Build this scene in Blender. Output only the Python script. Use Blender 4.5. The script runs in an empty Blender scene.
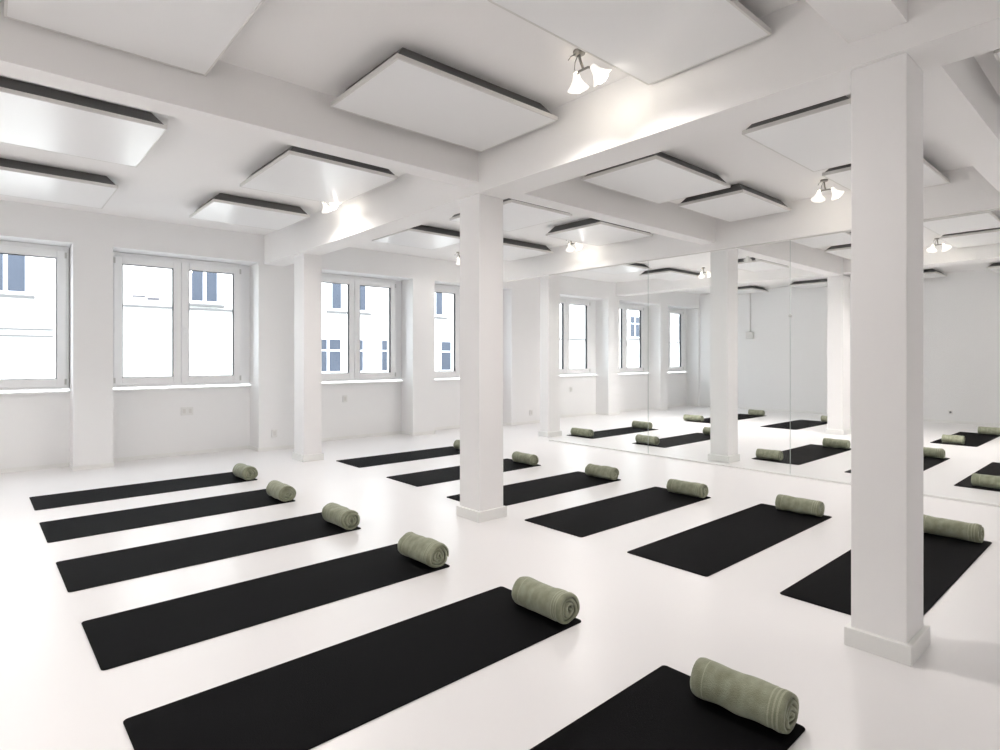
import bpy, bmesh, math, random
from mathutils import Vector, noise

random.seed(7)
C = bpy.context.scene.collection
sc = bpy.context.scene

# ------------------------------------------------------------------ materials
def mat(name, col, rough=.6, spec=.5, metal=0, bump=0, bscale=40, var=0, vscale=3, sheen=0, coat=0, coat_rough=.1):
    m = bpy.data.materials.new(name); m.use_nodes = True
    nt = m.node_tree; b = nt.nodes['Principled BSDF']
    b.inputs['Base Color'].default_value = (*col, 1)
    b.inputs['Roughness'].default_value = rough
    b.inputs['Specular IOR Level'].default_value = spec
    b.inputs['Metallic'].default_value = metal
    b.inputs['Sheen Weight'].default_value = sheen
    b.inputs['Coat Weight'].default_value = coat
    b.inputs['Coat Roughness'].default_value = coat_rough
    tc = nt.nodes.new('ShaderNodeTexCoord')
    if var:
        n = nt.nodes.new('ShaderNodeTexNoise'); n.inputs['Scale'].default_value = vscale
        n.inputs['Detail'].default_value = 4
        nt.links.new(tc.outputs['Object'], n.inputs['Vector'])
        r = nt.nodes.new('ShaderNodeMixRGB'); r.blend_type = 'MIX'
        r.inputs[1].default_value = (*[c * (1 - var) for c in col], 1)
        r.inputs[2].default_value = (*[min(1, c * (1 + var)) for c in col], 1)
        nt.links.new(n.outputs['Fac'], r.inputs[0]); nt.links.new(r.outputs[0], b.inputs['Base Color'])
    if bump:
        n2 = nt.nodes.new('ShaderNodeTexNoise'); n2.inputs['Scale'].default_value = bscale
        n2.inputs['Detail'].default_value = 3
        nt.links.new(tc.outputs['Object'], n2.inputs['Vector'])
        bp = nt.nodes.new('ShaderNodeBump'); bp.inputs['Strength'].default_value = bump
        bp.inputs['Distance'].default_value = .01
        nt.links.new(n2.outputs['Fac'], bp.inputs['Height']); nt.links.new(bp.outputs['Normal'], b.inputs['Normal'])
    return m

def emis(name, col, strength):
    m = bpy.data.materials.new(name); m.use_nodes = True
    b = m.node_tree.nodes['Principled BSDF']
    b.inputs['Base Color'].default_value = (*col, 1)
    b.inputs['Emission Color'].default_value = (*col, 1)
    b.inputs['Emission Strength'].default_value = strength
    return m

def glassmat(name, tint, gloss_rough=0.0, ior=1.5, extra=0.0):
    m = bpy.data.materials.new(name); m.use_nodes = True
    nt = m.node_tree; nt.nodes.clear()
    out = nt.nodes.new('ShaderNodeOutputMaterial')
    t = nt.nodes.new('ShaderNodeBsdfTransparent'); t.inputs[0].default_value = (*tint, 1)
    g = nt.nodes.new('ShaderNodeBsdfGlossy'); g.inputs['Roughness'].default_value = gloss_rough
    fr = nt.nodes.new('ShaderNodeFresnel'); fr.inputs['IOR'].default_value = ior
    mx = nt.nodes.new('ShaderNodeMixShader')
    ge = nt.nodes.new('ShaderNodeNewGeometry'); iv = nt.nodes.new('ShaderNodeMath'); iv.operation = 'SUBTRACT'; iv.inputs[0].default_value = 1
    nt.links.new(ge.outputs['Backfacing'], iv.inputs[1])
    mu = nt.nodes.new('ShaderNodeMath'); mu.operation = 'MULTIPLY'
    nt.links.new(fr.outputs[0], mu.inputs[0]); nt.links.new(iv.outputs[0], mu.inputs[1])
    nt.links.new(mu.outputs[0], mx.inputs[0]); nt.links.new(t.outputs[0], mx.inputs[1])
    nt.links.new(g.outputs[0], mx.inputs[2]); nt.links.new(mx.outputs[0], out.inputs[0])
    return m

M = dict(
    wall=mat('white_wall_paint', (.87, .87, .868), .75, .25, bump=.05, bscale=60, var=.012, vscale=1.2),
    ceil=mat('white_ceiling_paint', (.88, .868, .86), .8, .2, bump=.04, bscale=50, var=.012, vscale=1.5),
    column=mat('white_column_paint', (.89, .88, .876), .6, .3, bump=.04, bscale=50),
    floor=mat('white_epoxy_floor', (.80, .788, .785), .30, .38, bump=.012, bscale=5, var=.02, vscale=1.1),
    base=mat('white_skirting_paint', (.84, .84, .82), .4, .4),
    frame=mat('white_window_plastic', (.88, .885, .89), .35, .5),
    sill=mat('white_sill_paint', (.84, .84, .83), .35, .5),
    gasket=mat('dark_rubber_gasket', (.06, .06, .065), .7, .3),
    metal=mat('brushed_handle_metal', (.62, .62, .60), .35, .5, metal=.8),
    chrome=mat('lamp_metal', (.32, .31, .29), .3, .5, metal=.9),
    shade=emis('lit_frosted_lamp_glass', (1, .96, .88), .85), shadeoff=mat('frosted_lamp_glass', (.75, .75, .72), .25, .5),
    panel=mat('satin_white_panel', (.84, .84, .84), .28, .5),
    panelrim=mat('panel_edge_aluminium', (.70, .69, .665), .45, .5, metal=.1),
    gapshade=mat('panel_gap_shade', (.13, .13, .13), .6, .4),  # dark grey that paints the shade above each panel
    plastic=mat('socket_plastic', (.78, .78, .76), .35, .5),
    dark=mat('socket_hole', (.12, .12, .12), .6, .4),
    glass=glassmat('window_glass', (.98, .99, .995), ior=1.3),
    part=glassmat('partition_glass', (.985, .992, .99), ior=1.22),
    edge=mat('glass_edge', (.45, .50, .48), .3, .5),
    bulb=emis('lit_bulb', (1, .95, .86), 28),
    bulboff=mat('unlit_bulb', (.8, .8, .78), .2, .6),
    facade=mat('cream_render_facade', (.86, .845, .80), .9, .1, bump=.1, bscale=4, var=.02, vscale=.8),
    fledge=mat('grey_stone_ledge', (.14, .138, .135), .85, .2),
    fwin=mat('facade_window_glass', (.065, .076, .098), .5, .15, var=.25, vscale=.9),
    fframe=mat('facade_window_frame', (.82, .83, .85), .6, .3),
    vent=mat('vent_metal', (.10, .095, .105), .7, .3),
    street=mat('street_asphalt', (.30, .30, .30), .9, .2, var=.1, vscale=2),
    roof=mat('dark_car_paint', (.55, .58, .62), .25, .6),
)

def mat_yoga():
    m = mat('black_mat_rubber', (.0036, .0036, .004), .72, .05, bump=.25, bscale=260, var=.25, vscale=9)
    return m
M['mat'] = mat_yoga()

def mat_towel():
    m = bpy.data.materials.new('sage_terry_cloth'); m.use_nodes = True
    nt = m.node_tree; b = nt.nodes['Principled BSDF']
    b.inputs['Roughness'].default_value = 1; b.inputs['Specular IOR Level'].default_value = .1
    b.inputs['Sheen Weight'].default_value = .25
    tc = nt.nodes.new('ShaderNodeTexCoord')
    n = nt.nodes.new('ShaderNodeTexNoise'); n.inputs['Scale'].default_value = 14; n.inputs['Detail'].default_value = 6
    nt.links.new(tc.outputs['Object'], n.inputs['Vector'])
    cr = nt.nodes.new('ShaderNodeValToRGB')
    cr.color_ramp.elements[0].position = .33; cr.color_ramp.elements[0].color = (.235, .25, .17, 1)
    cr.color_ramp.elements[1].position = .68; cr.color_ramp.elements[1].color = (.37, .385, .285, 1)
    nt.links.new(n.outputs['Fac'], cr.inputs[0])
    # woven border stripes near one end (local y = 0 .. length)
    sx = nt.nodes.new('ShaderNodeSeparateXYZ'); nt.links.new(tc.outputs['Object'], sx.inputs[0])
    ramp = nt.nodes.new('ShaderNodeValToRGB'); ramp.color_ramp.interpolation = 'CONSTANT'
    stops = [(0, 0), (.055, 1), (.075, 0), (.10, 1), (.12, 0), (.15, 1), (.165, 0), (.84, 1), (.855, 0)]
    el = ramp.color_ramp.elements
    el[0].position = 0; el[0].color = (0, 0, 0, 1)
    el[1].position = stops[1][0]; el[1].color = (1, 1, 1, 1)
    for p, v in stops[2:]:
        e = el.new(p); e.color = (v, v, v, 1)
    dv = nt.nodes.new('ShaderNodeMath'); dv.operation = 'DIVIDE'; dv.inputs[1].default_value = .45
    nt.links.new(sx.outputs['Y'], dv.inputs[0]); nt.links.new(dv.outputs[0], ramp.inputs[0])
    mx = nt.nodes.new('ShaderNodeMixRGB'); mx.inputs[2].default_value = (.50, .51, .38, 1)
    ml = nt.nodes.new('ShaderNodeMath'); ml.operation = 'MULTIPLY'; ml.inputs[1].default_value = .55
    nt.links.new(ramp.outputs[0], ml.inputs[0]); nt.links.new(ml.outputs[0], mx.inputs[0])
    nt.links.new(cr.outputs[0], mx.inputs[1]); nt.links.new(mx.outputs[0], b.inputs['Base Color'])
    n2 = nt.nodes.new('ShaderNodeTexNoise'); n2.inputs['Scale'].default_value = 220; n2.inputs['Detail'].default_value = 2
    nt.links.new(tc.outputs['Object'], n2.inputs['Vector'])
    bp = nt.nodes.new('ShaderNodeBump'); bp.inputs['Strength'].default_value = .6; bp.inputs['Distance'].default_value = .004
    nt.links.new(n2.outputs['Fac'], bp.inputs['Height']); nt.links.new(bp.outputs['Normal'], b.inputs['Normal'])
    return m
M['towel'] = mat_towel()

# ------------------------------------------------------------------ helpers
def link(name, me, m, parent=None, loc=(0, 0, 0)):
    o = bpy.data.objects.new(name, me); C.objects.link(o)
    if m is not None and not me.materials: me.materials.append(m)
    o.location = loc
    if parent: o.parent = parent
    return o

def obj(name, bm, m, parent=None, loc=(0, 0, 0), smooth=False):
    me = bpy.data.meshes.new(name)
    bmesh.ops.recalc_face_normals(bm, faces=bm.faces)
    bm.to_mesh(me); bm.free()
    if smooth:
        for p in me.polygons: p.use_smooth = True
    return link(name, me, m, parent, loc)

def box(bm, x0, x1, y0, y1, z0, z1, bev=0):
    r = bmesh.ops.create_cube(bm, size=1)
    for v in r['verts']:
        v.co = Vector((x0 + (v.co.x + .5) * (x1 - x0), y0 + (v.co.y + .5) * (y1 - y0), z0 + (v.co.z + .5) * (z1 - z0)))
    if bev:
        ed = {e for v in r['verts'] for e in v.link_edges}
        bmesh.ops.bevel(bm, geom=list(ed), offset=bev, segments=2, affect='EDGES', profile=.6)

def boxes(name, bs, m, parent=None, bev=0, loc=(0, 0, 0)):
    bm = bmesh.new()
    for b in bs: box(bm, *b, bev=bev)
    return obj(name, bm, m, parent, loc)

def empty(name, loc, rz=0):
    o = bpy.data.objects.new(name, None); C.objects.link(o)
    o.empty_display_size = .1; o.location = loc; o.rotation_euler = (0, 0, rz)
    return o

def tag(o, label=None, cat=None, group=None, kind=None):
    if label: o['label'] = label
    if cat: o['category'] = cat
    if group: o['group'] = group
    if kind: o['kind'] = kind
    return o

def tube(bm, pts, r, seg=10, r2=None):
    r2 = r if r2 is None else r2
    rings = []
    n = len(pts)
    for i, p in enumerate(pts):
        p = Vector(p)
        d = (Vector(pts[min(i + 1, n - 1)]) - Vector(pts[max(i - 1, 0)])).normalized()
        a = d.cross(Vector((0, 0, 1)))
        if a.length < 1e-3: a = d.cross(Vector((1, 0, 0)))
        a.normalize(); b = d.cross(a)
        rr = r + (r2 - r) * i / max(1, n - 1)
        rings.append([bm.verts.new(p + (a * math.cos(t) + b * math.sin(t)) * rr) for t in [2 * math.pi * k / seg for k in range(seg)]])
    for A, B in zip(rings, rings[1:]):
        for k in range(seg): bm.faces.new((A[k], A[(k + 1) % seg], B[(k + 1) % seg], B[k]))
    bm.faces.new(rings[0][::-1]); bm.faces.new(rings[-1])

def lathe(bm, prof, axis_o, axis_d, seg=24, closed=True):
    """profile [(r, t)] turned round an axis"""
    o = Vector(axis_o); d = Vector(axis_d).normalized()
    a = d.cross(Vector((0, 0, 1)))
    if a.length < 1e-3: a = d.cross(Vector((1, 0, 0)))
    a.normalize(); b = d.cross(a)
    rings = []
    for r, t in prof:
        r = max(r, 1e-4)
        rings.append([bm.verts.new(o + d * t + (a * math.cos(u) + b * math.sin(u)) * r) for u in [2 * math.pi * k / seg for k in range(seg)]])
    for A, B in zip(rings, rings[1:]):
        for k in range(seg): bm.faces.new((A[k], A[(k + 1) % seg], B[(k + 1) % seg], B[k]))
    if closed:
        bm.faces.new(rings[0][::-1]); bm.faces.new(rings[-1])

# ------------------------------------------------------------------ room dimensions (metres)
ZC = 3.07              # ceiling
YW = 8.48              # inner face of the window wall piers
YN = 8.85              # back of the niches
YO = 9.02              # outer face
XL, XR = -1.95, 14.75  # side walls
YB = -2.0              # wall behind
ZH = 2.68              # niche head
XG = 6.78              # glass partition

tag(boxes('floor', [(XL - .3, XR + .3, YB - .3, YO, -.15, 0)], M['floor']), kind='structure')
tag(boxes('ceiling', [(XL - .3, XR + .3, YB - .3, YO + .05, ZC, ZC + .3)], M['ceil']), kind='structure')

recess = [(-.95, .77), (1.165, 2.90), (3.72, 5.47), (5.92, 7.75), (9.02, 10.77), (11.18, 12.87), (13.2, 14.70)]
bs = []
prev = XL - .3
for a, b in recess:
    bs.append((prev, a, YW, YO, 0, ZC)); prev = b
bs.append((prev, XR + .3, YW, YO, 0, ZC))
ZS = .93
for a, b in recess:
    bs.append((a, b, YW, YO, ZH, ZC))
    bs.append((a, b, YN, YO, 0, ZS - .03))
tag(boxes('wall_window', bs, M['wall']), kind='structure')
tag(boxes('wall_left', [(XL - .3, XL, YB - .3, YW, 0, ZC)], M['wall']), kind='structure')
tag(boxes('wall_right', [(XR, XR + .3, YB - .3, YW, 0, ZC)], M['wall']), kind='structure')
tag(boxes('wall_back', [(XL, XR, YB - .3, YB, 0, ZC)], M['wall']), kind='structure')

# skirting
bs = []
hb, tb = .05, .008
prev = XL
for a, b in recess + [(XR, XR)]:
    if a > prev: bs.append((prev, a, YW - tb, YW, 0, hb))
    if b > a:
        bs.append((a, b, YN - tb, YN, 0, hb))
        bs.append((a, a + tb, YW, YN, 0, hb)); bs.append((b - tb, b, YW, YN, 0, hb))
    prev = b
tag(boxes('baseboard_window', bs, M['base']), kind='structure')
tag(boxes('baseboard_right', [(XR - .012, XR, YB, YW, 0, .06)], M['base']), kind='structure')
tag(boxes('baseboard_left', [(XL, XL + .012, YB, YW, 0, .06)], M['base']), kind='structure')

# beams
def beam(b):
    bm = bmesh.new(); box(bm, *b)
    o = obj('ceiling_beam', bm, M['ceil']); return tag(o, kind='structure')
ZY, ZX = 2.66, 2.745
ybx = [(-1.07, -.72), (2.98, 3.275), (6.74, 6.86), (11.05, 11.40)]
for a, b in ybx: beam((a, b, YB, YW, 2.79 if a > 11 else ZY, ZC))
for (y0, y1, z) in ((3.66, 3.85, ZX), (.735, .965, 2.775)):
    prev = XL
    for a, b in ybx + [(XR, XR)]:
        beam((prev, a, y0, y1, z, ZC)); prev = b

# ------------------------------------------------------------------ windows
def window(n, a, b, ins=.12, xm=None):
    root = empty('window_%d' % n, ((a + b) / 2, YN, ZS)); tag(root, kind='structure')
    ox, oy, oz = root.location
    x0, x1 = a + .02, b - ins
    z0, z1 = ZS + .02, ZH - .005
    y0, y1 = YN - .07, YN + .03
    f = .055
    L = lambda bs: [(p[0] - ox, p[1] - ox, p[2] - oy, p[3] - oy, p[4] - oz, p[5] - oz) for p in bs]
    # outer frame, filler strip at the right
    boxes('window_frame', L([(x0, x0 + f, y0 + .03, y1, z0, z1), (x1 - f, x1, y0 + .03, y1, z0, z1),
                             (x0 + f, x1 - f, y0 + .03, y1, z1 - .07, z1), (x0 + f, x1 - f, y0 + .03, y1, z0, z0 + f),
                             (x1, b, y1 - .03, y1, z0, z1), (a, x0, y1 - .03, y1, z0, z1)]), M['frame'], root, bev=.006)
    xm = xm or (x0 + x1) / 2
    s = .092
    za, zb = z0 + .035, z1 - .055
    for k, (p, q) in enumerate(((x0 + .03, xm - .003), (xm + .003, x1 - .03))):
        sash = boxes('sash', L([(p, p + s, y0, y0 + .07, za, zb), (q - s, q, y0, y0 + .07, za, zb),
                                (p + s, q - s, y0, y0 + .07, zb - s, zb), (p + s, q - s, y0, y0 + .07, za, za + s)]), M['frame'], root, bev=.007)
        g = .006
        boxes('gasket', L([(p + s, p + s + g, y0 + .005, y0 + .06, za + s, zb - s), (q - s - g, q - s, y0 + .005, y0 + .06, za + s, zb - s),
                           (p + s, q - s, y0 + .005, y0 + .06, zb - s - g, zb - s), (p + s, q - s, y0 + .005, y0 + .06, za + s, za + s + g)]), M['gasket'], sash)
        boxes('pane', L([(p + s, q - s, y0 + .033, y0 + .037, za + s, zb - s)]), M['glass'], sash)
    for xx in (x0 + .035, x1 - .035):
        boxes('hinge', L([(xx - .011, xx + .011, y0 - .012, y0, zb - .09, zb - .02), (xx - .011, xx + .011, y0 - .012, y0, za + .02, za + .09)]), M['metal'], root, bev=.003)
    if 1:
        bm = bmesh.new()
        hx = xm + .03 - ox; hy = y0 - oy; hz = (za + zb) / 2 - .07 - oz
        box(bm, hx - .014, hx + .014, hy - .008, hy, hz - .035, hz + .035, bev=.003)
        tube(bm, [(hx, hy, hz), (hx, hy - .045, hz), (hx, hy - .05, hz - .02), (hx, hy - .05, hz - .12)], .009, 10)
        h = obj('window_handle', bm, M['frame'], root, smooth=False)
    boxes('window_sill', L([(a, b, YN - .055, YN + .02, ZS - .03, ZS - .006)]), M['sill'], root, bev=.006)
    return root
for i, (a, b) in enumerate(recess): window(i + 1, a, b, [.012, .12, .13, .30, .27, .27, .25][i], [None, None, None, None, 9.68, 11.79, 13.70][i])

# ------------------------------------------------------------------ columns
colg = 'square white columns'
def column(x0, x1, y0, y1, label, plinth=True, h=ZY):
    cx, cy = (x0 + x1) / 2, (y0 + y1) / 2
    w, d = (x1 - x0) / 2, (y1 - y0) / 2
    r = empty('column', (cx, cy, 0)); tag(r, label, 'column', colg)
    boxes('shaft', [(-w, w, -d, d, 0, h)], M['column'], r, bev=.004)
    bm = bmesh.new(); t = .022; hp = .085
    box(bm, -w - t, w + t, -d - t, d + t, 0, hp, bev=.004)
    obj('plinth', bm, M['base'], r)
    return r
column(3.01, 3.275, .745, .965, 'nearest white column, right of centre, wrapping the view of a black mat')
column(3.00, 3.26, 3.67, 3.93, 'white column in the middle of the room, between the two rows of mats')
column(3.05, 3.29, 7.27, 7.58, 'white column standing just in front of the window wall, between two windows')
column(7.07, 7.36, 6.83, 7.02, 'slim white column at the left end of the glass partition', h=ZC)
column(7.05, 7.31, 3.66, 3.90, 'white column right behind the glass partition', h=ZX)
column(11.07, 11.42, 3.67, 3.92, 'farthest white column, deep in the space behind the glass', h=ZX)

# ------------------------------------------------------------------ glass partition
ys = [6.53, 4.66, 2.785, .91, -.97]
names = ['glass partition pane at the far end, next to the slim column',
         'second glass partition pane, with a column right behind it',
         'glass partition pane seen to the left of and behind the nearest column',
         'glass partition pane at the right border of the photo']
for k in range(4):
    y1, y0 = ys[k], ys[k + 1]
    r = empty('glass_partition', (XG, (y0 + y1) / 2, 0)); tag(r, names[k], 'glass partition', 'frameless panes of the glass partition')
    hw = (y1 - y0) / 2 - .0025
    boxes('pane', [(-.004, .004, -hw, hw, .022, ZY - .004)], M['part'], r)
    boxes('edge_seal', [(-.0045, .0045, -hw - .0025, -hw, .022, ZY - .004)], M['edge'], r)
    bm = bmesh.new()
    box(bm, -.012, .012, -hw - .0025, hw + .0025, 0, .022, bev=.003)
    obj('bottom_channel', bm, M['base'], r)
    boxes('top_channel', [(-.008, .008, -hw - .0025, hw + .0025, ZY - .012, ZY)], M['panelrim'], r)
bm = bmesh.new(); lathe(bm, [(.018, -.01), (.02, -.006), (.02, .006), (.018, .01)], (XG, 2.785, 1.80), (1, 0, 0), 16)
for ox in (-1, 1): lathe(bm, [(.010, 0), (.012, .008), (.006, .012)], (XG + ox * .01, 2.785, 1.80), (ox, 0, 0), 12)
tag(obj('glass_clamp', bm, M['metal']), 'small round clamp on the upright glass seam left of the nearest column', 'clamp')

# ------------------------------------------------------------------ ceiling panels
pg = 'flat white panels hung under the ceiling'
def cpanel(x0, x1, y0, y1, label, zb=2.948):
    if x0 > 7.5: zb = 2.972
    k = (zb - 1.33) / (1.6 if x0 < 7.5 else 1.65); x0, x1, y0, y1 = x0 * k, x1 * k, y0 * k, y1 * k
    cx, cy = (x0 + x1) / 2, (y0 + y1) / 2; w, d = (x1 - x0) / 2, (y1 - y0) / 2
    r = empty('ceiling_panel', (cx, cy, zb)); tag(r, label, 'ceiling panel', pg)
    t = .028; e = .012
    boxes('panel_board', [(-w + e, w - e, -d + e, d - e, .0015, t - .004)], M['panel'], r)
    boxes('edge_frame', [(-w, w, -d, -d + e, 0, t), (-w, w, d - e, d, 0, t), (-w, -w + e, -d + e, d - e, 0, t), (w - e, w, -d + e, d - e, 0, t)], M['panelrim'], r, bev=.0015)
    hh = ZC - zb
    bm = bmesh.new(); i0, i1 = .010, .085      # dark taper up to the ceiling, standing in for the gap's shadow
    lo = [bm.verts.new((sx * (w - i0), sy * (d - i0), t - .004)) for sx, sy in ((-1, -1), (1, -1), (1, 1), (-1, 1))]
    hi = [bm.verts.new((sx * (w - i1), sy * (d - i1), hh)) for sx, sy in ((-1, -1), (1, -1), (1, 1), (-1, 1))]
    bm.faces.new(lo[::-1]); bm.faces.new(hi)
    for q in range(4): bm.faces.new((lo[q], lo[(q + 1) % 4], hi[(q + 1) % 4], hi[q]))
    obj('gap_shade', bm, M['gapshade'], r)
    return r
P = [
 (.062, .94, 2.30, 3.60, 'large panel cut by the top edge of the photo, in the left corner'),
 (-.12, .955, 4.62, 5.72, 'panel at the left border, upper of the two above the left windows'),
 (-.12, .94, 6.54, 7.56, 'panel at the left border, nearest to the window wall'),
 (1.785, 2.77, 4.54, 5.73, 'panel with a lit spotlight past its far edge, left of the middle column'),
 (1.75, 2.77, 6.44, 7.39, 'small-looking panel above the second window, closest to the window wall'),
 (1.65, 2.898, 2.71, 3.52, 'large whole panel at top centre, tucked into the beam corner by the middle column'),
 (1.69, 2.925, 1.29, 2.01, 'large panel cut by the top edge, right beside the brightest spotlight'),
 (4.045, 5.262, 2.705, 3.49, 'panel right of the middle column and beyond the near cross beam'),
 (5.50, 6.60, 2.70, 3.41, 'panel above the glass partition, right of another panel and before the beam'),
 (4.075, 5.36, 1.305, 2.01, 'panel partly hidden by the nearest column, its pointed corner to the left'),
 (5.53, 6.64, 1.31, 2.0, 'panel whose tip shows on the right side of the nearest column'),
 (4.06, 4.99, 4.44, 5.52, 'panel partly hidden behind the top of the middle column, dark gap to its right'),
 (3.98, 4.98, 6.28, 7.20, 'panel left of the middle column, above the third and fourth windows'),
 (5.52, 6.60, 4.46, 5.38, 'panel with a lit spotlight below it, near the left part of the glass'),
 (5.48, 6.53, 6.20, 7.20, 'panel right of the middle column, lowest and farthest before the window wall'),
 (3.98, 5.2, -.15, .60, 'panel peeking in at the upper right border beyond the beam'),
 (8.20, 9.39, 6.38, 7.25, 'panel behind the glass, first one right of the partition top corner'),
 (9.90, 11.3, 6.30, 7.02, 'panel behind the glass, above the farthest windows'),
 (9.95, 11.2, 4.58, 5.25, 'panel behind the glass, right of the column, upper of the two there'),
 (13.85, 14.72, 6.57, 7.3, 'panel behind the glass, right of the column, lower of the two there'),
 (13.9, 14.72, 4.80, 5.74, 'panel behind the glass, right of the glass seam with its end cut off by the farthest column'),
 (8.20, 9.40, 2.80, 3.52, 'panel behind the glass touching the partition top edge, left of the nearest column'),
 (9.82, 11.0, 2.95, 3.52, 'panel behind the glass with a dark gap, just left of the nearest column'),
 (8.56, 9.65, 1.33, 2.02, 'panel behind the glass right of the nearest column, above the spotlight'),
 (9.93, 11.0, 1.36, 2.08, 'panel behind the glass at the right border, thick dark gap over it'),
 (13.9, 14.72, 2.95, 3.55, 'small far panel behind the glass, right of the nearest column'),
 (13.9, 14.72, 1.45, 2.20, 'small far panel behind the glass, at the right border'),
]
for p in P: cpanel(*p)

# ------------------------------------------------------------------ ceiling spotlights
sg = 'twin ceiling spotlights'
def spot(x, y, label, on=True, power=60, aim=(.75, 0), tilt=-.12, cone=140, rz=0):
    r = empty('ceiling_spotlight', (x, y, ZC), rz); tag(r, label, 'spotlight', sg)
    bm = bmesh.new(); lathe(bm, [(.034, 0), (.036, -.006), (.034, -.016), (.012, -.022)], (0, 0, 0), (0, 0, 1), 24)
    obj('ceiling_rose', bm, M['chrome'], r, smooth=False)
    bm = bmesh.new()
    tube(bm, [(0, 0, -.018), (.01, 0, -.05), (.035, 0, -.09)], .008, 8)
    tube(bm, [(.05, -.062, -.10), (.036, -.035, -.092), (.036, .035, -.092), (.05, .062, -.10)], .007, 8)
    tube(bm, [(-.012, .012, -.016), (-.036, .03, -.03), (-.05, .038, -.055)], .003, 6)
    tube(bm, [(.0, .01, -.02), (-.012, .02, -.06), (-.006, .03, -.10)], .003, 6)
    obj('arm', bm, M['chrome'], r, smooth=True)
    for s in (-1, 1):
        d = Vector((aim[0], s * .42, -.9)).normalized()
        o = Vector((.05, s * .064, -.10))
        bm = bmesh.new()
        lathe(bm, [(.013, -.016), (.019, 0), (.025, .024), (.042, .052), (.064, .076), (.062, .078), (.040, .054), (.022, .025)], o, d, 24, closed=False)
        sh = obj('lamp_shade', bm, M['shade'] if on else M['shadeoff'], r, smooth=True)
        bm = bmesh.new()
        lathe(bm, [(.006, .014), (.019, .026), (.033, .052), (.042, .070), (.034, .088), (.006, .096)], o, d, 20)
        obj('bulb', bm, M['bulb'] if on else M['bulboff'], sh, smooth=True)
        if on:
            l = bpy.data.lights.new('lamp_light', 'SPOT'); l.energy = power; l.color = (1, .942, .915)
            l.spot_size = math.radians(cone); l.spot_blend = 1.0; l.shadow_soft_size = .05
            lo = bpy.data.objects.new('lamp_light', l); C.objects.link(lo); lo.parent = r
            lo.location = o + d * .105
            dd = Vector((tilt, s * .25, -1)).normalized()
            lo.rotation_euler = dd.to_track_quat('-Z', 'Y').to_euler()
    return r
PW = 84
spot(2.53, 2.20, 'brightest twin spotlight, at the top centre beside the large panel', power=PW)
spot(6.16, 2.21, 'lit twin spotlight just left of the nearest column', power=PW)
spot(6.34, 5.68, 'lit twin spotlight between the middle column and the glass partition', power=PW * .8, tilt=-.35, cone=150)
spot(2.66, 5.86, 'lit twin spotlight above the second and third windows', power=PW * .8, tilt=-.3, cone=150)
spot(5.85, 7.70, 'small spotlight peeking out left of the middle column', power=PW * .2, tilt=-.3)
spot(10.40, 2.20, 'lit twin spotlight behind the glass, right of the nearest column', power=PW * 2.0)
spot(9.20, 4.40, 'unlit twin spotlight behind the glass, right of the column there', on=False)
spot(-1.45, 2.20, 'added twin spotlight over the left end of the room, out of view', power=PW * 1.5)  # unseen fixture, added to carry part of the room's light
spot(-1.45, 5.9, 'added twin spotlight by the left wall near the windows, out of view', power=PW * 1.3)  # added out of view for more light on the left side
spot(6.16, -.8, 'added twin spotlight past the nearest column to the right, out of view', power=PW * .4)  # unseen, added as weak fill from the right
spot(10.4, 5.9, 'added unseen twin spotlight behind the glass, hidden by the column there', power=PW * 3.4)  # added behind the column to brighten the space past the glass
spot(10.4, -.8, 'added twin spotlight behind the glass, far right and out of view', power=PW * 1.3)  # unseen lamp added to light the second room

# ------------------------------------------------------------------ yoga mats and rolled towels
def mat_mesh(L, W):
    bm = bmesh.new()
    nx, ny = 24, 8
    r = .018; t = .006
    def outline():
        pts = []
        for cx, cy, a0 in ((L / 2 - r, W / 2 - r, 0), (-L / 2 + r, W / 2 - r, 90), (-L / 2 + r, -W / 2 + r, 180), (L / 2 - r, -W / 2 + r, 270)):
            for k in range(5):
                a = math.radians(a0 + k * 22.5); pts.append((cx + r * math.cos(a), cy + r * math.sin(a)))
        return pts
    P0 = outline()
    rings = []
    for z, ins in ((0, .001), (.002, 0), (t - .0015, 0), (t, .0015)):
        rings.append([bm.verts.new((x * (1 - 2 * ins / L), y * (1 - 2 * ins / W), z)) for x, y in P0])
    n = len(P0)
    for A, B in zip(rings, rings[1:]):
        for k in range(n): bm.faces.new((A[k], A[(k + 1) % n], B[(k + 1) % n], B[k]))
    bm.faces.new(rings[0][::-1]); bm.faces.new(rings[-1])
    return bm

def yoga_mat(x0, x1, y0, y1, label, group, rz=0):
    L, W = x1 - x0, y1 - y0
    o = obj('yoga_mat', mat_mesh(L, W), M['mat'], loc=((x0 + x1) / 2, (y0 + y1) / 2, .0005))
    o.rotation_euler.z = rz
    return tag(o, label, 'yoga mat', group)

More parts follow.
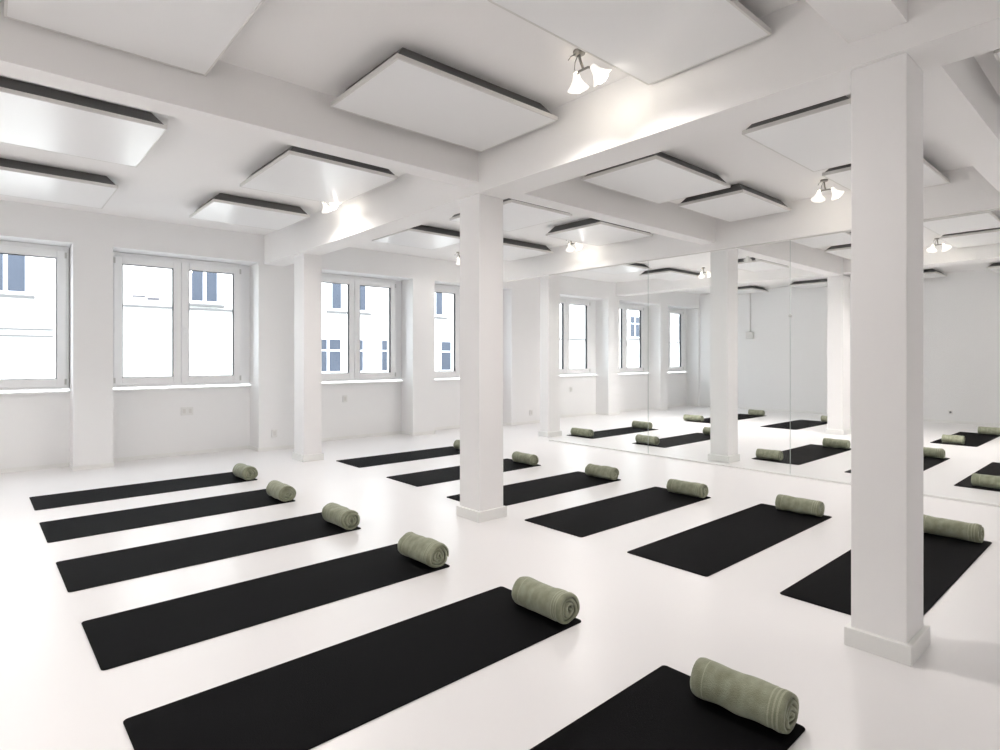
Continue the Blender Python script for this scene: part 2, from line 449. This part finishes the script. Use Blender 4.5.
def towel_mesh(seed, R=.083, L=.45, turns=3.9, ph=-.9):
    rnd = random.Random(seed)
    bm = bmesh.new()
    seg = 26; n = int(seg * turns)
    pitch = (R - .008) / turns; th = pitch * .66
    ny = 30
    cols = []
    off = [rnd.uniform(-.35, .35) for _ in range(4)]
    ends = [rnd.uniform(-.010, .010) for _ in range(8)]
    for j in range(ny + 1):
        v = j / ny; y = v * L
        out, inn = [], []
        # rolled cloth bulges a little and its ends are softer
        endf = min(1, min(v, 1 - v) / .05); soft = math.sqrt(max(0, 1 - (1 - endf) ** 2))
        for i in range(n + 1):
            u = i / n
            a = ph + u * turns * 2 * math.pi
            r = R - pitch * turns * u
            w = noise.noise(Vector((math.cos(a) * 1.4 + seed * 3, math.sin(a) * 1.4, v * 5)))
            w2 = noise.noise(Vector((math.cos(a) * .8, math.sin(a) * .8 + seed * 5, v * 1.6)))
            lump = (.0055 * w + .006 * w2) * (r / R)
            ridge = 0
            if r > R - pitch * 1.05:
                s = y / L
                for c in (.065, .11, .158, .85):
                    ridge += .0016 * math.exp(-((s - c) / .011) ** 2)
                for c in (.045, .09, .135):
                    ridge -= .0012 * math.exp(-((s - c) / .009) ** 2)
            rr = r + lump + ridge - (1 - soft) * .004
            # loosened, slightly wrinkled spiral at the ends
            wob = .0035 * math.sin(a * 2 + off[0] * 9) * (1 - r / R) + .002 * math.sin(a * 3 + off[1] * 9)
            ro, ri = rr + wob, rr + wob - th
            lay = max(0, 1 - (u * turns) / .30)            # the loose end lies flat on the layer below
            ro -= lay * (pitch - th) * .9 + lay ** 2 * th * .55
            ri -= lay * (pitch - th) * .75
            ri = max(ri, .002)
            push = ends[int(u * 7)] * 1.0 + .006 * math.sin(a + off[2] * 6) * u
            yy = y + push * (1 - 2 * v) * (1 if abs(v - .5) > .35 else abs(v - .5) / .35)
            for lst, q in ((out, ro), (inn, ri)):
                x = q * math.cos(a); z = q * math.sin(a)
                z *= .95 if z > 0 else .93
                zmin = -R * .86
                if z < zmin * .8: z = zmin * .8 + (z - zmin * .8) * .45
                lst.append(bm.verts.new((x * 1.03, yy, z)))
        cols.append((out, inn))
    for (o0, i0), (o1, i1) in zip(cols, cols[1:]):
        for k in range(n):
            bm.faces.new((o0[k], o0[k + 1], o1[k + 1], o1[k]))
            bm.faces.new((i0[k + 1], i0[k], i1[k], i1[k + 1]))
        bm.faces.new((o0[0], o1[0], i1[0], i0[0]))
        bm.faces.new((o0[n], i0[n], i1[n], o1[n]))
    for out, inn in (cols[0], cols[-1]):
        for k in range(n): bm.faces.new((out[k], inn[k], inn[k + 1], out[k + 1]))
    zm = min(v.co.z for v in bm.verts)
    for v in bm.verts: v.co.z -= zm
    me = bpy.data.meshes.new('rolled_towel')
    bmesh.ops.recalc_face_normals(bm, faces=bm.faces)
    bm.to_mesh(me); bm.free()
    for p in me.polygons: p.use_smooth = True
    me.materials.append(M['towel'])
    return me
TM = [towel_mesh(1), towel_mesh(2, ph=-1.3), towel_mesh(3, ph=.7, turns=3.6), towel_mesh(4, ph=-.2, turns=4.1)]
TZ = .0068

def towel(k, xc, y0, length, label, group, rz=0, s=1.0):
    o = link('rolled_towel', TM[k % 4], None, None, (xc, y0, TZ))
    o.rotation_euler.z = rz
    o.scale = (s, length / .45, s)
    return tag(o, label, 'towel', group)

gm, gt = 'black yoga mats laid out in rows', 'sage green towels rolled up on the mats'
rowL = [  # x0, x1, y0, y1, mat label, towel label, towel y0, length
 (.312, 2.20, 6.503, 7.14, 'black mat of the left row that lies nearest to the windows', 'rolled green towel on the left row mat nearest to the windows', .05, .44),
 (.325, 2.135, 5.305, 5.99, 'second black mat of the left row, counted from the windows', 'rolled green towel on the second left row mat from the windows', .04, .46),
 (.343, 2.17, 4.11, 4.765, 'third black mat of the left row, midway between windows and camera', 'rolled green towel on the middle one of the left row mats', .05, .46),
 (.362, 2.20, 2.99, 3.605, 'long black mat just above the biggest one in the left row', 'rolled green towel with spiral end, left of the middle column base', .06, .45),
 (.378, 2.235, 1.925, 2.533, 'biggest whole-looking black mat across the bottom, its left end at the lower edge', 'rolled green towel at the bottom centre, on the big mat below the middle column', .06, .45),
 (.40, 2.20, .836, 1.42, 'black mat cut off by the bottom edge of the photo', 'largest rolled green towel, at the bottom edge left of the nearest column', .055, .47)]
for k, (x0, x1, y0, y1, lm, lt, dy, ln) in enumerate(rowL):
    x1 += .018 if k < 5 else .004
    yoga_mat(x0, x1, y0, y1, lm, gm, rz=.015)
    towel(k, x1 - .073, y0 + dy - .022, ln * .76, lt, gt, rz=[.03, .0, .02, .03, .0, .035][k], s=[1.1, 1.1, 1.09, 1.11, 1.1, 1.04][k])
rowR = [
 (3.382, 5.24, 6.425, 7.056, 'black mat of the right row nearest to the windows, running behind the middle column', 'rolled green towel barely peeking out left of the middle column', .06, .46),
 (3.335, 5.15, 5.087, 5.72, 'second black mat of the right row from the windows, crossing behind the middle column', 'rolled green towel right beside the middle column, the farthest one to its right', .06, .44),
 (3.29, 5.19, 3.907, 4.53, 'black mat whose left tip is hidden by the base of the middle column', 'second rolled green towel to the right of the middle column', .05, .44),
 (3.302, 5.175, 2.85, 3.468, 'whole black mat in the centre of the photo, right of the middle column base', 'rolled green towel on the whole black mat in the centre of the photo', .05, .46),
 (3.28, 5.30, 1.836, 2.432, 'whole black mat between the centre mat and the nearest column', 'rolled green towel on the black mat left of the nearest column', .075, .45),
 (3.352, 5.43, .825, 1.44, 'black mat crossing behind the nearest column', 'rolled green towel just right of the nearest column', .075, .47)]
for k, (x0, x1, y0, y1, lm, lt, dy, ln) in enumerate(rowR):
    yoga_mat(x0, x1, y0, y1, lm, gm)
    towel(k + 1, x1 - .085, y0 + dy - .025, ln * .80, lt, gt, rz=[0, -.03, .02, -.01, .02, -.02][k], s=.98)

gm2, gt2 = 'black yoga mats behind the glass', 'rolled green towels behind the glass'
# x0, x1, y0, y1, mat label, near towel (y0, y1, label), far towel (y0, y1, label)
row3 = [
 (7.46, 9.36, 6.20, 6.78, 'black mat behind the glass, farthest left', (6.34, 6.74, 'towel behind the glass, on the left end of the leftmost mat there'), (6.30, 6.68, 'towel behind the glass, on the right end of the leftmost mat there')),
 (7.52, 9.45, 4.88, 5.47, 'black mat behind the glass running towards the column there', (5.10, 5.45, 'towel behind the glass, left of the column, on the lower of two mats'), (4.92, 5.26, 'towel behind the glass, half hidden by the left edge of the column')),
 (7.55, 9.50, 3.00, 3.60, 'black mat behind the glass that the upright seam crosses, with a towel on each end', (3.27, 3.57, 'towel behind the glass, near end of the mat crossed by the seam'), (3.03, 3.37, 'towel behind the glass, far end of the mat crossed by the seam')),
 (7.48, 9.55, 1.88, 2.47, 'black mat behind the glass, showing on both sides of the nearest column', None, (1.93, 2.40, 'towel behind the glass touching the right edge of the nearest column')),
 (7.55, 9.60, .86, 1.46, 'black mat behind the glass at the right border, the nearer one', (.92, 1.32, 'towel behind the glass on the nearer mat at the right border'), None),
]
row4 = [
 (11.0, 13.4, 6.02, 6.66, 'farthest black mat behind the glass, showing on both sides of the column there', (6.34, 6.74, 'pale towel behind the glass, left of the column, on the farthest mat'), (6.04, 6.38, 'towel behind the glass right of the column, on the farthest mat')),
 (11.2, 13.1, 4.50, 5.17, 'black mat behind the glass crossed by the seam, without a towel on its near end', None, (4.47, 4.70, 'small towel behind the glass beside the farthest column')),
 (11.08, 13.1, 1.86, 2.44, 'black mat behind the glass at the right border, the farther one', (2.04, 2.30, 'short pale towel on the near end of the farther mat at the right border'), (1.84, 2.16, 'dark-looking towel on the far end of the farther mat at the right border')),
]
k = 0
for x0, x1, y0, y1, lm, n, f in row3 + row4:
    yoga_mat(x0, x1, y0, y1, lm, gm2)
    if n: towel(k, x0 + .13, n[0], n[1] - n[0], n[2], gt2, s=.95); k += 1
    if f: towel(k, x1 - .12, f[0], f[1] - f[0], f[2], gt2, s=.98); k += 1

# ------------------------------------------------------------------ sockets, sensor
def socket(x, y, z, label, face='-Y', double=False):
    r = empty('wall_socket', (x, y, z)); tag(r, label, 'socket')
    w, h = (.04, .04)
    n = 2 if double else 1
    for i in range(n):
        zz = 0; xx = (i - (n - 1) / 2) * .075
        if face == '-Y': b = (xx - w, xx + w, -.012, 0, -.055, .055); hbx = [(xx - .018, xx + .018, -.0125, -.008, -.03, .03)]
        elif face == '-X': b = (-.012, 0, xx - w, xx + w, -.04, .04); hbx = [(-.0125, -.008, xx - .018, xx + .018, -.018, .018)]
        boxes('cover_plate', [b], M['plastic'], r, bev=.003)
        boxes('socket_insert', hbx, M['panelrim'] if face == '-Y' else M['dark'], r)
socket(2.068, YN, .60, 'double wall socket below the second window from the left', double=True)
socket(3.12 - .0, YW, .24, 'small wall socket low on the pier left of the column by the windows')
socket(4.40, YN, .66, 'small wall socket below the third window')
socket(8.28, YW, .22, 'small wall socket low on the wall right of the middle column')
socket(9.90, YN, .62, 'wall socket below the first window seen through the glass')
socket(XR, 2.9, .22, 'dark wall socket low on the far wall, right of the nearest column', face='-X')
bm = bmesh.new()
r = empty('wall_sensor', (XR, 7.05, 1.9)); tag(r, 'small grey box with a cable running up the far wall behind the glass', 'sensor')
boxes('housing', [(-.06, 0, -.10, .10, -.09, .09)], M['panelrim'], r, bev=.01)
tube(bm, [(-.015, 0, .09), (-.015, 0, ZC - 1.9)], .012, 8); obj('cable', bm, M['panelrim'], r)

# ------------------------------------------------------------------ outside: street and opposite house
YF = 22.0; kf = YF / 19.0
def fx(x): return x * kf
def fz(z): return 1.33 + (z - 1.33) * kf
bld = empty('building', (12, YF, -4)); tag(bld, 'cream rendered house across the street, seen through the windows', 'building')
def fb(name, bs, m, parent=bld):
    ox, oy, oz = 12, YF, -4
    return boxes(name, [(a - ox, b - ox, c - oy, d - oy, e - oz, f - oz) for a, b, c, d, e, f in bs], m, parent)
fb('wall', [(-14, 60, YF, YF + 6, -4, 9.0)], M['facade'])
fb('ledge', [(fx(-6), fx(1.3), YF - .14, YF, fz(1.86), fz(1.90)), (fx(-6), fx(1.3), YF - .10, YF, fz(2.03), fz(2.07))], M['fledge'])
fb('ledge', [(fx(2.2), fx(6.3), YF - .12, YF, fz(2.74), fz(2.80))], M['fledge'])
fb('ledge', [(fx(7.6), fx(40), YF - .10, YF, -.9, -.82)], M['fledge'])
def fwindow(x0, x1, z0, z1, mull=True, sill=True):
    X0, X1, Z0, Z1 = fx(x0), fx(x1), fz(z0), fz(z1)
    fr = .07
    bs = [(X0, X0 + fr, YF - .03, YF + .01, Z0, Z1), (X1 - fr, X1, YF - .03, YF + .01, Z0, Z1), (X0 + fr, X1 - fr, YF - .03, YF + .01, Z0, Z0 + fr), (X0 + fr, X1 - fr, YF - .03, YF + .01, Z1 - fr, Z1),
          (X0 + fr, X1 - fr, YF - .03, YF + .01, Z0 + (Z1 - Z0) * .62, Z0 + (Z1 - Z0) * .62 + .06)]
    if mull: bs.append(((X0 + X1) / 2 - .05, (X0 + X1) / 2 + .05, YF - .035, YF + .01, Z0 + fr, Z1 - fr))
    f = fb('window', bs, M['fframe'])
    g = fb('pane', [(X0 + .02, X1 - .02, YF - .012, YF - .004, Z0 + .02, Z1 - .02)], M['fwin'], bld)
    g.parent = f
    if sill: fb('window_ledge', [(X0 - .15, X1 + .15, YF - .13, YF, Z0 - .12, Z0 - .04)], M['fledge'])
for a in ((-.08, .80, 2.93, 4.5), (4.50, 5.32, 2.96, 4.5), (8.90, 9.36, 2.97, 4.5), (9.83, 10.30, 2.97, 4.5), (13.25, 13.68, 2.97, 4.5),
          (8.30, 9.34, .80, 2.02), (9.83, 10.2, .80, 2.02), (10.84, 11.5, .80, 2.02), (13.5, 14.1, .78, 2.02),
          (17.5, 18.4, 2.97, 4.5), (17.5, 18.4, .8, 2.02), (25.9, 26.9, 2.4, 3.6), (30.6, 31.6, 2.3, 3.8)):
    fwindow(*a, mull=(a[1] - a[0]) > .6)
fb('ledge', [(fx(19.2), fx(25), YF - .12, YF, fz(2.18), fz(2.25))], M['fledge'])
fb('vent', [(fx(3.05), fx(3.37), YF - .10, YF, fz(3.03), fz(3.07)), (fx(3.42), fx(3.72), YF - .10, YF, fz(2.97), fz(3.03))], M['vent'])
tag(boxes('street', [(-14, 60, YO + 1, YF, -4.2, -4)], M['street']), kind='structure')

# ------------------------------------------------------------------ light: overcast daylight + sun on the opposite house
w = bpy.data.worlds.new('World'); sc.world = w; w.use_nodes = True
bg = w.node_tree.nodes['Background']
bg.inputs[0].default_value = (.86, .93, 1.0, 1); bg.inputs[1].default_value = 5.5
sun = bpy.data.lights.new('sun', 'SUN'); sun.energy = 3.0; sun.angle = math.radians(8); sun.color = (1, .98, .95)
so = bpy.data.objects.new('sun', sun); C.objects.link(so)
so.rotation_euler = Vector((.25, .75, -.65)).to_track_quat('-Z', 'Y').to_euler()

# ------------------------------------------------------------------ camera
cam = bpy.data.cameras.new('camera'); co = bpy.data.objects.new('camera', cam); C.objects.link(co)
cam.sensor_width = 36; cam.lens = 585.3 / 1000 * 36; cam.shift_y = -.0173; cam.clip_start = .02; cam.clip_end = 300
co.location = (0, 0, 1.33); co.rotation_euler = (math.pi / 2, 0, .8502 - math.pi / 2)
sc.camera = co
sc.view_settings.view_transform = 'Standard'; sc.view_settings.look = 'None'
sc.view_settings.gamma = 1; sc.view_settings.use_curve_mapping = False
sc.view_settings.exposure = -0.02
sc.cycles.max_bounces = 12; sc.cycles.diffuse_bounces = 8; sc.cycles.transparent_max_bounces = 16
